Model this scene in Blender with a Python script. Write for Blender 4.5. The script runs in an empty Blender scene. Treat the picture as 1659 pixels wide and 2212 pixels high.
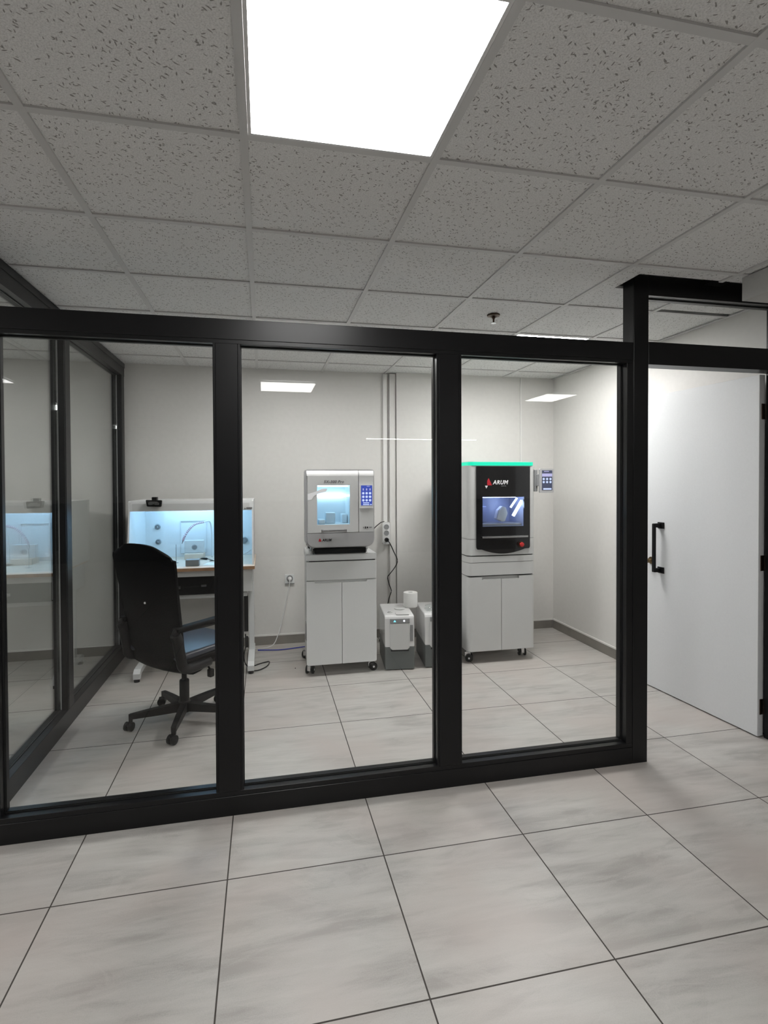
import bpy, bmesh, math, random
from mathutils import Matrix, Vector
random.seed(7)
PI = math.pi
scn = bpy.context.scene
COL = scn.collection

# ------------------------------------------------------------------ camera
F_PX = 1147.62; YAW = .2096; PITCH = -.0152; ROLL = -.0041; CAM = Vector((0, 0, 1.5025))
cd = bpy.data.cameras.new('camera'); cam = bpy.data.objects.new('camera', cd); COL.objects.link(cam)
w = Vector((math.sin(YAW)*math.cos(PITCH), math.cos(YAW)*math.cos(PITCH), math.sin(PITCH)))
r0 = Vector((math.cos(YAW), -math.sin(YAW), 0)); u0 = r0.cross(w)
rr = math.cos(ROLL)*r0 + math.sin(ROLL)*u0; uu = -math.sin(ROLL)*r0 + math.cos(ROLL)*u0
m = Matrix((rr, uu, -w)).transposed().to_4x4(); m.translation = CAM
cam.matrix_world = m
cd.sensor_fit = 'HORIZONTAL'; cd.sensor_width = 36; cd.lens = 36*F_PX/1659
cd.shift_x = 16.07/1659; cd.shift_y = -47.92/1659; cd.clip_start = .02
scn.camera = cam
# ------------------------------------------------------------------ look
scn.view_settings.view_transform = 'Standard'; scn.view_settings.look = 'None'
scn.view_settings.gamma = 1; scn.view_settings.use_curve_mapping = False
scn.view_settings.exposure = 0.0
W = bpy.data.worlds.new('world'); scn.world = W; W.use_nodes = True
W.node_tree.nodes['Background'].inputs[0].default_value = (.6, .65, .7, 1)
W.node_tree.nodes['Background'].inputs[1].default_value = .05
LAMP_ROOM = 35.5       # luminous ceiling panels inside the glazed room
LAMP_HALL = 21.3      # luminous ceiling panels in the corridor
LED_HOOD = 30.0
LED_MILL = 9.0
scn.cycles.max_bounces = 10; scn.cycles.diffuse_bounces = 5; scn.cycles.transparent_max_bounces = 16
scn.cycles.sample_clamp_indirect = 6.0
scn.cycles.use_denoising = True

# ------------------------------------------------------------------ dimensions (metres)
HC = 2.538                       # ceiling
YF, YB = 2.455, 2.545            # front glazed partition: front and back face
YG = 2.50
XL = -1.18                       # inner face of the left glazed partition
XR = 2.90                        # right wall
YW1, YW2 = 5.00, 4.94            # back wall, left of / right of the step
TX, TY, TS = -.7507, 2.0614, .6066     # floor tile grid
GX, GY, GS = -.6505, 1.6573, .6        # ceiling grid

# ------------------------------------------------------------------ materials
def nodes(name):
    mt = bpy.data.materials.new(name); mt.use_nodes = True
    nt = mt.node_tree
    return mt, nt, nt.nodes, nt.links, nt.nodes['Principled BSDF']
def mat(name, col, rough=.5, metal=0., noise=0., nscale=60., bump=0., bscale=200., spec=.5, coat=0.):
    mt, nt, N, L, P = nodes(name)
    P.inputs['Base Color'].default_value = (*col, 1); P.inputs['Roughness'].default_value = rough
    P.inputs['Metallic'].default_value = metal; P.inputs['Specular IOR Level'].default_value = spec
    P.inputs['Coat Weight'].default_value = coat
    tc = N.new('ShaderNodeTexCoord')
    n = N.new('ShaderNodeTexNoise'); n.inputs['Scale'].default_value = nscale; n.inputs['Detail'].default_value = 4
    L.new(tc.outputs['Object'], n.inputs['Vector'])
    mr = N.new('ShaderNodeMapRange'); mr.inputs[1].default_value = .3; mr.inputs[2].default_value = .7
    mr.inputs[3].default_value = 1-noise; mr.inputs[4].default_value = 1+noise
    L.new(n.outputs['Fac'], mr.inputs[0])
    mx = N.new('ShaderNodeVectorMath'); mx.operation = 'SCALE'; mx.inputs[0].default_value = col
    L.new(mr.outputs[0], mx.inputs['Scale']); L.new(mx.outputs[0], P.inputs['Base Color'])
    if bump:
        n2 = N.new('ShaderNodeTexNoise'); n2.inputs['Scale'].default_value = bscale; n2.inputs['Detail'].default_value = 3
        L.new(tc.outputs['Object'], n2.inputs['Vector'])
        b = N.new('ShaderNodeBump'); b.inputs['Strength'].default_value = bump; b.inputs['Distance'].default_value = .002
        L.new(n2.outputs['Fac'], b.inputs['Height']); L.new(b.outputs[0], P.inputs['Normal'])
    return mt
def emis(name, col, s):
    mt, nt, N, L, P = nodes(name)
    P.inputs['Base Color'].default_value = (*[min(1, c)*.1 for c in col], 1)
    P.inputs['Emission Color'].default_value = (*col, 1); P.inputs['Emission Strength'].default_value = s
    return mt
def glassmat(name, tint, f0=.04, rough=0.0, gcol=(1, 1, 1)):
    mt, nt, N, L, P = nodes(name); N.remove(P); out = N['Material Output']
    lw = N.new('ShaderNodeLayerWeight'); lw.inputs['Blend'].default_value = .5
    p = N.new('ShaderNodeMath'); p.operation = 'POWER'; p.inputs[1].default_value = 5; L.new(lw.outputs['Facing'], p.inputs[0])
    a = N.new('ShaderNodeMath'); a.operation = 'MULTIPLY_ADD'; a.inputs[1].default_value = 1-f0; a.inputs[2].default_value = f0
    L.new(p.outputs[0], a.inputs[0])
    t = N.new('ShaderNodeBsdfTransparent'); t.inputs[0].default_value = (*tint, 1)
    g = N.new('ShaderNodeBsdfGlossy'); g.inputs['Roughness'].default_value = rough; g.inputs[0].default_value = (*gcol, 1)
    mx = N.new('ShaderNodeMixShader'); L.new(a.outputs[0], mx.inputs[0]); L.new(t.outputs[0], mx.inputs[1]); L.new(g.outputs[0], mx.inputs[2])
    L.new(mx.outputs[0], out.inputs[0])
    return mt

def floor_material():
    mt, nt, N, L, P = nodes('porcelain_floor_tile')
    def M(op, a, b=None, c=None):
        n = N.new('ShaderNodeMath'); n.operation = op
        for i, v in enumerate((a, b, c)):
            if v is None: continue
            if isinstance(v, (int, float)): n.inputs[i].default_value = v
            else: L.new(v, n.inputs[i])
        return n.outputs[0]
    geo = N.new('ShaderNodeTexCoord'); sep = N.new('ShaderNodeSeparateXYZ'); L.new(geo.outputs['Object'], sep.inputs[0])
    gx = M('DIVIDE', M('SUBTRACT', sep.outputs[0], TX), TS); gy = M('DIVIDE', M('SUBTRACT', sep.outputs[1], TY), TS)
    ix, iy = M('FLOOR', gx), M('FLOOR', gy); fx, fy = M('FRACT', gx), M('FRACT', gy)
    cv = N.new('ShaderNodeCombineXYZ'); L.new(ix, cv.inputs[0]); L.new(iy, cv.inputs[1])
    wn = N.new('ShaderNodeTexWhiteNoise'); wn.noise_dimensions = '3D'; L.new(cv.outputs[0], wn.inputs['Vector'])
    rs = N.new('ShaderNodeSeparateColor'); L.new(wn.outputs['Color'], rs.inputs[0])
    def streak(sx, sy, off, detail, rot, dist):
        v = N.new('ShaderNodeCombineXYZ')
        a = M('ADD', M('MULTIPLY', fx, sx), M('MULTIPLY', rs.outputs[0], 31+off))
        tilt = M('MULTIPLY', M('SUBTRACT', rs.outputs[2], rot), M('MULTIPLY', fx, sy*.10))
        b = M('ADD', M('ADD', M('MULTIPLY', fy, sy), tilt), M('MULTIPLY', rs.outputs[1], 57+off))
        L.new(a, v.inputs[0]); L.new(b, v.inputs[1])
        n = N.new('ShaderNodeTexNoise'); n.inputs['Scale'].default_value = 1; n.inputs['Detail'].default_value = detail
        n.inputs['Roughness'].default_value = .55; n.inputs['Distortion'].default_value = dist
        L.new(v.outputs[0], n.inputs['Vector']); return n.outputs['Fac']
    s1 = streak(1.1, 5.0, 0, 6, .5, .9); s2 = streak(2.2, 14., 11, 5, .5, .6)
    fine = N.new('ShaderNodeTexNoise'); fine.inputs['Scale'].default_value = 260; fine.inputs['Detail'].default_value = 2
    L.new(geo.outputs['Object'], fine.inputs['Vector'])
    big = N.new('ShaderNodeTexNoise'); big.inputs['Scale'].default_value = 1.9; L.new(geo.outputs['Object'], big.inputs['Vector'])
    v = M('ADD', M('MULTIPLY', s1, .55), M('MULTIPLY', s2, .45))
    s3 = streak(1.3, 3.4, 23, 7, .5, 1.6)
    edge = N.new('ShaderNodeMapRange'); edge.inputs[1].default_value = .52; edge.inputs[2].default_value = .545; edge.inputs[3].default_value = 0; edge.inputs[4].default_value = -.075
    L.new(s3, edge.inputs[0]); v = M('ADD', v, M('MULTIPLY', edge.outputs[0], M('SUBTRACT', 1.35, M('MULTIPLY', s1, 1.5))))
    vein = M('MAXIMUM', M('SUBTRACT', 1, M('MULTIPLY', M('ABSOLUTE', M('SUBTRACT', s3, .5)), 90)), 0)
    v = M('SUBTRACT', v, M('MULTIPLY', M('MULTIPLY', vein, M('GREATER_THAN', s2, .5)), .05))
    v = M('ADD', v, M('MULTIPLY', M('SUBTRACT', fine.outputs['Fac'], .5), .20))
    v = M('ADD', v, M('MULTIPLY', M('SUBTRACT', rs.outputs[0], .5), .05))
    cr = N.new('ShaderNodeValToRGB'); L.new(v, cr.inputs[0]); e = cr.color_ramp.elements
    e[0].position = .33; e[0].color = (.335, .318, .298, 1); e[1].position = .66; e[1].color = (.50, .486, .460, 1)
    k = cr.color_ramp.elements.new(.48); k.color = (.43, .415, .392, 1)
    warm = N.new('ShaderNodeMix'); warm.data_type = 'RGBA'; warm.inputs[7].default_value = (.445, .400, .372, 1)
    L.new(M('MULTIPLY', M('MAXIMUM', M('SUBTRACT', big.outputs['Fac'], .42), 0), 3.0), warm.inputs[0]); warm.clamp_factor = True; L.new(cr.outputs[0], warm.inputs[6])
    g = .0042
    gm = M('MAXIMUM', M('MAXIMUM', M('LESS_THAN', fx, g), M('GREATER_THAN', fx, 1-g)), M('MAXIMUM', M('LESS_THAN', fy, g), M('GREATER_THAN', fy, 1-g)))
    mx = N.new('ShaderNodeMix'); mx.data_type = 'RGBA'; L.new(gm, mx.inputs[0]); L.new(warm.outputs[2], mx.inputs[6])
    mx.inputs[7].default_value = (.05, .043, .037, 1)
    L.new(mx.outputs[2], P.inputs['Base Color'])
    L.new(M('MULTIPLY_ADD', gm, .4, .36), P.inputs['Roughness']); P.inputs['Specular IOR Level'].default_value = .4
    b = N.new('ShaderNodeBump'); b.inputs['Strength'].default_value = .5; b.inputs['Distance'].default_value = .002
    L.new(M('SUBTRACT', M('MULTIPLY', fine.outputs['Fac'], .15), gm), b.inputs['Height']); L.new(b.outputs[0], P.inputs['Normal'])
    return mt

def ceiling_material():
    mt, nt, N, L, P = nodes('mineral_fibre_tile')
    tc = N.new('ShaderNodeTexCoord')
    def M(op, a, b=None):
        n = N.new('ShaderNodeMath'); n.operation = op
        for i, v in enumerate((a, b)):
            if v is None: continue
            if isinstance(v, (int, float)): n.inputs[i].default_value = v
            else: L.new(v, n.inputs[i])
        return n.outputs[0]
    def specks(sc, rot, sq, thr, keep):
        mr_ = N.new('ShaderNodeMapping'); mr_.inputs['Rotation'].default_value = (0, 0, rot); mr_.inputs['Location'].default_value = (rot*3, rot*5, 0); L.new(tc.outputs['Object'], mr_.inputs[0])
        mp = N.new('ShaderNodeMapping'); mp.inputs['Scale'].default_value = (sc, sc*sq, sc)
        L.new(mr_.outputs[0], mp.inputs[0])
        nz = N.new('ShaderNodeTexNoise'); nz.inputs['Scale'].default_value = 1.6; L.new(mp.outputs[0], nz.inputs['Vector'])
        vm = N.new('ShaderNodeVectorMath'); vm.operation = 'MULTIPLY_ADD'; vm.inputs[1].default_value = (.7, .7, 0)
        L.new(nz.outputs['Color'], vm.inputs[0]); L.new(mp.outputs[0], vm.inputs[2])
        vo = N.new('ShaderNodeTexVoronoi'); vo.voronoi_dimensions = '2D'; vo.inputs['Scale'].default_value = 1; L.new(vm.outputs[0], vo.inputs['Vector'])
        sp = N.new('ShaderNodeSeparateColor'); L.new(vo.outputs['Color'], sp.inputs[0])
        mr = N.new('ShaderNodeMapRange'); mr.inputs[1].default_value = thr; mr.inputs[2].default_value = thr*.6
        L.new(vo.outputs['Distance'], mr.inputs[0])
        return M('MULTIPLY', mr.outputs[0], M('GREATER_THAN', sp.outputs[0], 1-keep))
    s = specks(34, .4, 3.0, .20, .20)
    s = M('MAXIMUM', s, specks(34, 1.5, 3.0, .20, .20)); s = M('MAXIMUM', s, specks(30, 2.5, 3.2, .22, .18))
    s = M('MAXIMUM', s, M('MULTIPLY', specks(110, .9, 1.3, .20, .4), .35))
    nz = N.new('ShaderNodeTexNoise'); nz.inputs['Scale'].default_value = 240; nz.inputs['Detail'].default_value = 3; L.new(tc.outputs['Object'], nz.inputs['Vector'])
    base = N.new('ShaderNodeValToRGB'); L.new(nz.outputs['Fac'], base.inputs[0])
    base.color_ramp.elements[0].position = .36; base.color_ramp.elements[0].color = (.655, .655, .65, 1)
    base.color_ramp.elements[1].position = .60; base.color_ramp.elements[1].color = (.79, .79, .783, 1)
    mx = N.new('ShaderNodeMix'); mx.data_type = 'RGBA'; L.new(s, mx.inputs[0]); L.new(base.outputs[0], mx.inputs[6]); mx.inputs[7].default_value = (.30, .29, .28, 1)
    L.new(mx.outputs[2], P.inputs['Base Color']); P.inputs['Roughness'].default_value = .9; P.inputs['Specular IOR Level'].default_value = .1
    b = N.new('ShaderNodeBump'); b.inputs['Strength'].default_value = .4; b.inputs['Distance'].default_value = .002
    L.new(M('SUBTRACT', M('MULTIPLY', nz.outputs['Fac'], .5), s), b.inputs['Height']); L.new(b.outputs[0], P.inputs['Normal'])
    return mt

M_FLOOR = floor_material(); M_CEIL = ceiling_material()
M_TBAR = mat('ceiling_grid_paint', (.58, .578, .572), .45)
M_PLEN = mat('plenum_board', (.45, .44, .43), .9)
M_WALL = mat('painted_wall', (.665, .652, .630), .75, noise=.02, nscale=30, bump=.35, bscale=220)
M_GREYW = mat('grey_boxing_paint', (.50, .50, .49), .7, noise=.02, bump=.2)
M_SKIRT = mat('skirting_tile', (.20, .185, .165), .45, noise=.12, nscale=9)
M_LIP = mat('skirting_grout_lip', (.72, .71, .69), .6)
M_ALU = mat('black_aluminium', (.0055, .0055, .0062), .33, noise=.1, nscale=8, spec=.32)
M_GASKET = mat('black_rubber', (.004, .004, .004), .7)
M_SEAL = mat('glass_edge_seal', (.30, .31, .31), .3)
M_GLASS = glassmat('clear_glass', (.986, .988, .985), f0=.019)
M_GLASSL = glassmat('green_tinted_glass', (.93, .955, .945), f0=.24)
M_DOOR = mat('white_door_laminate', (.66, .67, .68), .38, noise=.015, nscale=90, bump=.15, bscale=300)
M_WHITE = mat('white_powder_coat', (.70, .71, .71), .38, noise=.015, nscale=200, bump=.12, bscale=500)
M_WHITE2 = mat('light_grey_powder_coat', (.60, .605, .60), .42, noise=.02, nscale=200, bump=.15, bscale=500)
M_GLOSSW = mat('glossy_white_plastic', (.74, .74, .74), .16, coat=.4)
M_SILVER = mat('brushed_silver_plastic', (.50, .50, .51), .33, metal=.35, noise=.05, nscale=12)
M_STEEL = mat('steel', (.55, .55, .56), .25, metal=1)
M_DGREY = mat('dark_grey_plastic', (.105, .118, .115), .5, noise=.04)
M_MGREY = mat('mid_grey_plastic', (.25, .255, .26), .5)
M_BLK = mat('black_plastic', (.006, .006, .0065), .45, spec=.22)
M_BLKG = mat('black_gloss_panel', (.008, .008, .009), .08, coat=.5)
M_BLKM = mat('black_leatherette', (.0022, .0022, .0025), .6, noise=.2, nscale=80, bump=.3, bscale=300, spec=.08)
M_SEAT = mat('blue_lit_leatherette', (.030, .036, .052), .33, noise=.1, nscale=60, bump=.2, bscale=300)  # black leatherette; blue light reflected on the cushion is put into its colour
M_WOOD = mat('oak_edge', (.30, .17, .09), .5, noise=.25, nscale=14)
M_WTOP = mat('pale_beech_top', (.62, .50, .40), .45, noise=.08, nscale=10)
M_TEXT_D = mat('dark_grey_print', (.10, .10, .11), .5)
M_TEXT_K = mat('black_print', (.01, .01, .012), .4)
M_TEXT_W = mat('silver_print', (.75, .75, .76), .4)
M_RED = mat('red_print', (.45, .012, .025), .4)
M_BLUE = mat('blue_hose', (.02, .03, .30), .4)
M_PAPER = mat('white_paper', (.78, .78, .76), .85, bump=.2)
M_CLEAR = glassmat('clear_plastic', (.93, .95, .95), f0=.08, rough=.05)
M_FILM = mat('white_film', (.93, .93, .95), .25)
M_BRASS = mat('antique_brass', (.22, .16, .09), .3, metal=1)
M_BRONZE = mat('bronze_metal', (.10, .065, .05), .35, metal=1)
M_CHASS = mat('cavity_lining', (.72, .80, .86), .35)
M_CHASB = mat('steel_lining', (.34, .38, .52), .3, metal=.2)
M_PINK = mat('mauve_plastic', (.42, .22, .30), .4)
E_ROOM = emis('led_panel_room', (1, .995, .978), LAMP_ROOM)
E_HALL = emis('led_panel_hall', (1, .992, .975), LAMP_HALL)
E_SIDE_FILL = emis('led_fill_side', (1, .995, .985), 11)  # extra panel, added to brighten the space seen through the left glass
E_HOOD = emis('hood_led', (.38, .68, 1.0), LED_HOOD)
E_MILL = emis('mill_led', (.60, .85, 1.0), LED_MILL)
E_MILLB = emis('mill_tube', (.62, .76, 1.0), 7)
E_GREEN = emis('green_status_light', (.0, .86, .53), 1.0)
E_SCR = emis('screen_blue', (.035, .07, .42), 1.0)
E_SCRD = emis('screen_dark', (.05, .06, .11), 1.0)
E_SCRW = emis('screen_white', (.60, .70, 1.0), 1.0)
E_SCRL = emis('screen_lilac', (.48, .47, .75), 1.0)
E_LED = emis('cyan_led', (.2, .75, 1.0), 1.6)
E_LEDW = emis('white_led', (.9, .92, 1.0), 1.2)

# ------------------------------------------------------------------ helpers
INV = {}
def obj(name, bm, mt, parent=None, local=False, smooth=None, split=False):
    if split:                       # every loose island becomes an object of its own
        seen, out = set(), []
        bm.verts.ensure_lookup_table()
        for v in bm.verts:
            if v in seen: continue
            st, isl = [v], []; seen.add(v)
            while st:
                q = st.pop(); isl.append(q)
                for e in q.link_edges:
                    u = e.other_vert(q)
                    if u not in seen: seen.add(u); st.append(u)
            b2 = bmesh.new(); mp = {q: b2.verts.new(q.co) for q in isl}
            for f in {f for q in isl for f in q.link_faces}:
                nf = b2.faces.new([mp[q] for q in f.verts]); nf.material_index = f.material_index
            out.append(obj(name, b2, mt, parent, local, smooth))
        bm.free(); return out
    if parent is not None and not local: bm.transform(INV[parent.name])
    bmesh.ops.recalc_face_normals(bm, faces=bm.faces)
    me = bpy.data.meshes.new(name); bm.to_mesh(me); bm.free()
    for x in (mt if isinstance(mt, (list, tuple)) else [mt]): me.materials.append(x)
    o = bpy.data.objects.new(name, me); COL.objects.link(o)
    if smooth:
        for p in me.polygons: p.use_smooth = True
        if smooth != 'all': me.set_sharp_from_angle(angle=math.radians(smooth))
    if parent is not None: o.parent = parent; INV[o.name] = INV[parent.name]
    else: INV[o.name] = Matrix()
    return o
def thing(name, label, cat, loc=(0, 0, 0), rz=0, group=None):
    o = bpy.data.objects.new(name, None); COL.objects.link(o); o.empty_display_size = .05
    o.location = loc; o.rotation_euler = (0, 0, rz); o['label'] = label; o['category'] = cat
    if group: o['group'] = group
    INV[o.name] = (Matrix.Translation(Vector(loc)) @ Matrix.Rotation(rz, 4, 'Z')).inverted()
    return o
def tag(o, label, cat, group=None):
    o['label'] = label; o['category'] = cat
    if group: o['group'] = group
    return o
def struct(o, label=None):
    o['kind'] = 'structure'
    if label: o['label'] = label
    return o
def sempty(name, loc, label=None):
    o = bpy.data.objects.new(name, None); COL.objects.link(o); o.empty_display_size = .05; o.location = loc
    INV[o.name] = Matrix.Translation(Vector(loc)).inverted(); return struct(o, label)
def box(bm, x0, x1, y0, y1, z0, z1, bev=0., seg=2, mi=0):
    b2 = bmesh.new(); bmesh.ops.create_cube(b2, size=1)
    bmesh.ops.transform(b2, matrix=Matrix.Translation(((x0+x1)/2, (y0+y1)/2, (z0+z1)/2)) @ Matrix.Diagonal((x1-x0, y1-y0, z1-z0, 1)), verts=b2.verts)
    if bev: bmesh.ops.bevel(b2, geom=b2.edges[:], offset=bev, segments=seg, affect='EDGES', profile=.5)
    merge(bm, b2, mi); return bm
def merge(bm, b2, mi=0, mtx=None):
    if mtx is not None: b2.transform(mtx)
    mp = {}
    for v in b2.verts: mp[v] = bm.verts.new(v.co)
    for f in b2.faces:
        nf = bm.faces.new([mp[v] for v in f.verts]); nf.material_index = mi or f.material_index
    b2.free(); return bm
def B(*a, **k): return box(bmesh.new(), *a, **k)
def Bs(*boxes, bev=0.):
    bm = bmesh.new()
    for b in boxes: box(bm, *b, bev=bev)
    return bm
def cyl(bm, p0, p1, r0_, r1_=None, seg=20, cap=True):
    p0, p1 = Vector(p0), Vector(p1); d = p1-p0; r1_ = r0_ if r1_ is None else r1_
    b2 = bmesh.new(); bmesh.ops.create_cone(b2, cap_ends=cap, segments=seg, radius1=r0_, radius2=r1_, depth=d.length)
    q = d.to_track_quat('Z', 'Y').to_matrix().to_4x4()
    return merge(bm, b2, 0, Matrix.Translation((p0+p1)/2) @ q)
def tube(bm, pts, r, seg=10, smooth_n=6):
    P = [Vector(p) for p in pts]
    if smooth_n and len(P) > 2:
        Q = []
        for i in range(len(P)-1):
            a = P[max(i-1, 0)]; b = P[i]; c = P[i+1]; d = P[min(i+2, len(P)-1)]
            for k in range(smooth_n):
                t = k/smooth_n
                Q.append(.5*((2*b)+(c-a)*t+(2*a-5*b+4*c-d)*t*t+(3*b-3*c+d-a)*t**3))
        Q.append(P[-1]); P = Q
    rings = []; up = Vector((0, 0, 1))
    for i, p in enumerate(P):
        t = (P[min(i+1, len(P)-1)]-P[max(i-1, 0)]).normalized()
        s = t.cross(up)
        if s.length < .05: s = t.cross(Vector((1, 0, 0)))
        s.normalize(); n = s.cross(t)
        rings.append([bm.verts.new(p+r*(math.cos(2*PI*k/seg)*s+math.sin(2*PI*k/seg)*n)) for k in range(seg)])
    for a, b in zip(rings, rings[1:]):
        for k in range(seg): bm.faces.new((a[k], a[(k+1) % seg], b[(k+1) % seg], b[k]))
    bm.faces.new(rings[0]); bm.faces.new(rings[-1][::-1]); return bm
def lathe(bm, prof, c, seg=32, axis='Z'):
    rings = []
    for (r, h) in prof:
        ring = []
        for k in range(seg):
            a = 2*PI*k/seg
            v = (r*math.cos(a), r*math.sin(a), h) if axis == 'Z' else (r*math.cos(a), h, r*math.sin(a)) if axis == 'Y' else (h, r*math.cos(a), r*math.sin(a))
            ring.append(bm.verts.new(Vector(c)+Vector(v)))
        rings.append(ring)
    for a, b in zip(rings, rings[1:]):
        for k in range(seg): bm.faces.new((a[k], a[(k+1) % seg], b[(k+1) % seg], b[k]))
    if prof[0][0] > 0 : bm.faces.new(rings[0])
    bm.faces.new(rings[-1]); return bm
def rrect(x0, x1, z0, z1, r, n=8):
    """rounded rectangle; r = one radius or (bl, br, tr, tl)"""
    rs = (r,)*4 if isinstance(r, (int, float)) else r; out = []
    for (cx, cz, q, k) in ((x0, z0, 180, 0), (x1, z0, 270, 1), (x1, z1, 0, 2), (x0, z1, 90, 3)):
        R = rs[k]
        if R <= 0: out.append((cx, cz)); continue
        ox = cx+R if k in (0, 3) else cx-R; oz = cz+R if k in (0, 1) else cz-R
        for i in range(n+1):
            a = math.radians(q+90*i/n); out.append((ox+R*math.cos(a), oz+R*math.sin(a)))
    return out
def plate(outline, y0, y1, holes=(), plane='XZ', bev=0.):
    """flat outline (optionally with holes) extruded from y0 to y1 along the third axis"""
    bm = bmesh.new(); E = []
    def P(u, v):
        return (u, y0, v) if plane == 'XZ' else (u, v, y0) if plane == 'XY' else (y0, u, v)
    for lp in [outline]+list(holes):
        vs = [bm.verts.new(P(*p)) for p in lp]
        E += [bm.edges.new((vs[i], vs[(i+1) % len(vs)])) for i in range(len(vs))]
    if holes: bmesh.ops.triangle_fill(bm, use_beauty=True, use_dissolve=False, edges=E)
    else: bm.faces.new(bm.verts[:])
    g = bmesh.ops.extrude_face_region(bm, geom=bm.faces[:])
    d = {'XZ': (0, y1-y0, 0), 'XY': (0, 0, y1-y0), 'YZ': (y1-y0, 0, 0)}[plane]
    bmesh.ops.translate(bm, verts=[v for v in g['geom'] if isinstance(v, bmesh.types.BMVert)], vec=d)
    if bev:
        bmesh.ops.recalc_face_normals(bm, faces=bm.faces)
        ed = [e for e in bm.edges if len(e.link_faces) == 2 and e.calc_face_angle(0) > 1.2]
        bmesh.ops.bevel(bm, geom=ed, offset=bev, segments=2, affect='EDGES')
    return bm
def rect(x0, x1, z0, z1): return [(x0, z0), (x1, z0), (x1, z1), (x0, z1)]
def text(s, size, loc, mt, parent, name='lettering', rot=(PI/2, 0, 0), shear=0., bold=0., ext=.0006, align='LEFT', sx=1.):
    c = bpy.data.curves.new('text', 'FONT'); c.body = s; c.size = size; c.extrude = ext; c.shear = shear; c.offset = bold; c.align_x = align; c.space_character = 1.10
    c.resolution_u = 3
    to = bpy.data.objects.new('text', c); COL.objects.link(to); bpy.context.view_layer.update()
    me = bpy.data.meshes.new_from_object(to); bpy.data.objects.remove(to)
    bm = bmesh.new(); bm.from_mesh(me); bpy.data.meshes.remove(me)
    from mathutils import Euler
    bm.transform(Matrix.Translation(Vector(loc)) @ Euler(rot).to_matrix().to_4x4() @ Matrix.Diagonal((sx, 1, 1, 1)))
    return obj(name, bm, mt, parent)

# ================================================================== ROOM SHELL
X0, X1, Y0 = -4.6, 6.0, -5.9
struct(obj('floor', B(X0, X1, Y0, 5.0, -.05, 0), M_FLOOR), 'grey-beige streaked porcelain tile floor')

# suspended ceiling: tiles, T-bars and the board above, one object
LIGHTS = {(1, -1): 'hall', (-4, -1): 'hall', (-4, 3): 'side', (4, 3): 'room', (1, 3): 'room'}     # grid cells (i, j) that hold a lamp
def cell(i, j): return GX+GS*i, GX+GS*(i+1), GY+GS*j, GY+GS*(j+1)
bm = bmesh.new()
ni0, ni1, nj0, nj1 = -7, 11, -13, 6
yend = lambda x: YW1 if x < 1.25 else YW2
SLOT = (1.865, 2.90, 2.362, 2.556)            # opening round the head of the door frame
def slab(x0, x1, y0, y1, z=HC+.0072):
    x1 = min(x1, X1); y1 = min(y1, 5.0); x0 = max(x0, X0); y0 = max(y0, Y0)
    if x1-x0 > .012 and y1-y0 > .012: box(bm, x0, x1, y0, y1, z, z+.016)
g = .009
for i in range(ni0, ni1):
    for j in range(nj0, nj1):
        if (i, j) in LIGHTS: continue
        x0, x1, y0, y1 = cell(i, j)
        if x1 > SLOT[0] and x0 < SLOT[1] and y1 > SLOT[2] and y0 < SLOT[3]:
            slab(x0+g, x1-g, y0+g, SLOT[2]-.002)
            slab(x0+g, x1-g, SLOT[3]+.002, y1-g-(.03 if i == 5 else 0))
            if x0+g < SLOT[0]: slab(x0+g, SLOT[0], SLOT[2]-.002, SLOT[3]+.002)
            continue
        slab(x0+g, x1-g, y0+g, y1-g)
tb = .012
for i in range(ni0, ni1+1):
    x = GX+GS*i
    if X0 < x < X1:
        for (a, b) in ([(Y0, SLOT[2]), (SLOT[3], yend(x))] if SLOT[0] < x < SLOT[1] else [(Y0, yend(x))]):
            box(bm, x-tb, x+tb, a, b, HC, HC+.007, mi=1); box(bm, x-.002, x+.002, a, b, HC+.007, HC+.04, mi=1)
for j in range(nj0, nj1+1):
    y = GY+GS*j
    if Y0 < y < 5.0:
        box(bm, X0, X1 if y < YW2 else 1.25, y-tb, y+tb, HC+.0004, HC+.0068, mi=1)
        box(bm, X0, X1 if y < YW2 else 1.25, y-.002, y+.002, HC+.007, HC+.04, mi=1)
box(bm, X0, X1, Y0, 5.0, HC+.062, HC+.10, mi=2)
struct(obj('ceiling', bm, [M_CEIL, M_TBAR, M_PLEN]), 'white speckled mineral fibre tile ceiling in a metal grid')
# perimeter angle trim along the right wall of the room
struct(obj('trim_1', Bs((XR-.022, XR-.001, 2.57, YW2, HC-.003, HC+.004)), M_TBAR))

# walls
wb = plate([(X0, YW1), (1.25, YW1), (1.25, YW2), (XR+.15, YW2), (XR+.15, 5.25), (X0, 5.25)], 0, HC+.06, plane='XY')
struct(obj('wall_back', wb, M_WALL), 'painted cream back wall behind the machines')
struct(obj('wall_right', B(XR, XR+.12, YB+.001, YW2, 0, HC+.06), M_WALL), 'painted cream right wall behind the open white door')
struct(obj('wall_corridor_right', B(2.935, X1, YF+.03, YB, 0, HC+.06), M_WALL))
struct(obj('wall_corridor_end', B(X1, X1+.1, Y0, YB, 0, HC+.06), M_WALL))
struct(obj('wall_outer_left', B(X0-.1, X0, Y0, 5.0, 0, HC+.06), M_GREYW))
M_DARKW = mat('dark_grey_panelling', (.045, .045, .048), .6, noise=.05)
struct(obj('trim_6', B(X0, X1, Y0, Y0+.02, 0, 1.12), M_DARKW), 'dark panelling on the lower corridor wall behind the camera')
struct(obj('wall_corridor_rear', B(X0, X1, Y0-.1, Y0, 0, HC+.06), M_GREYW))
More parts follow.
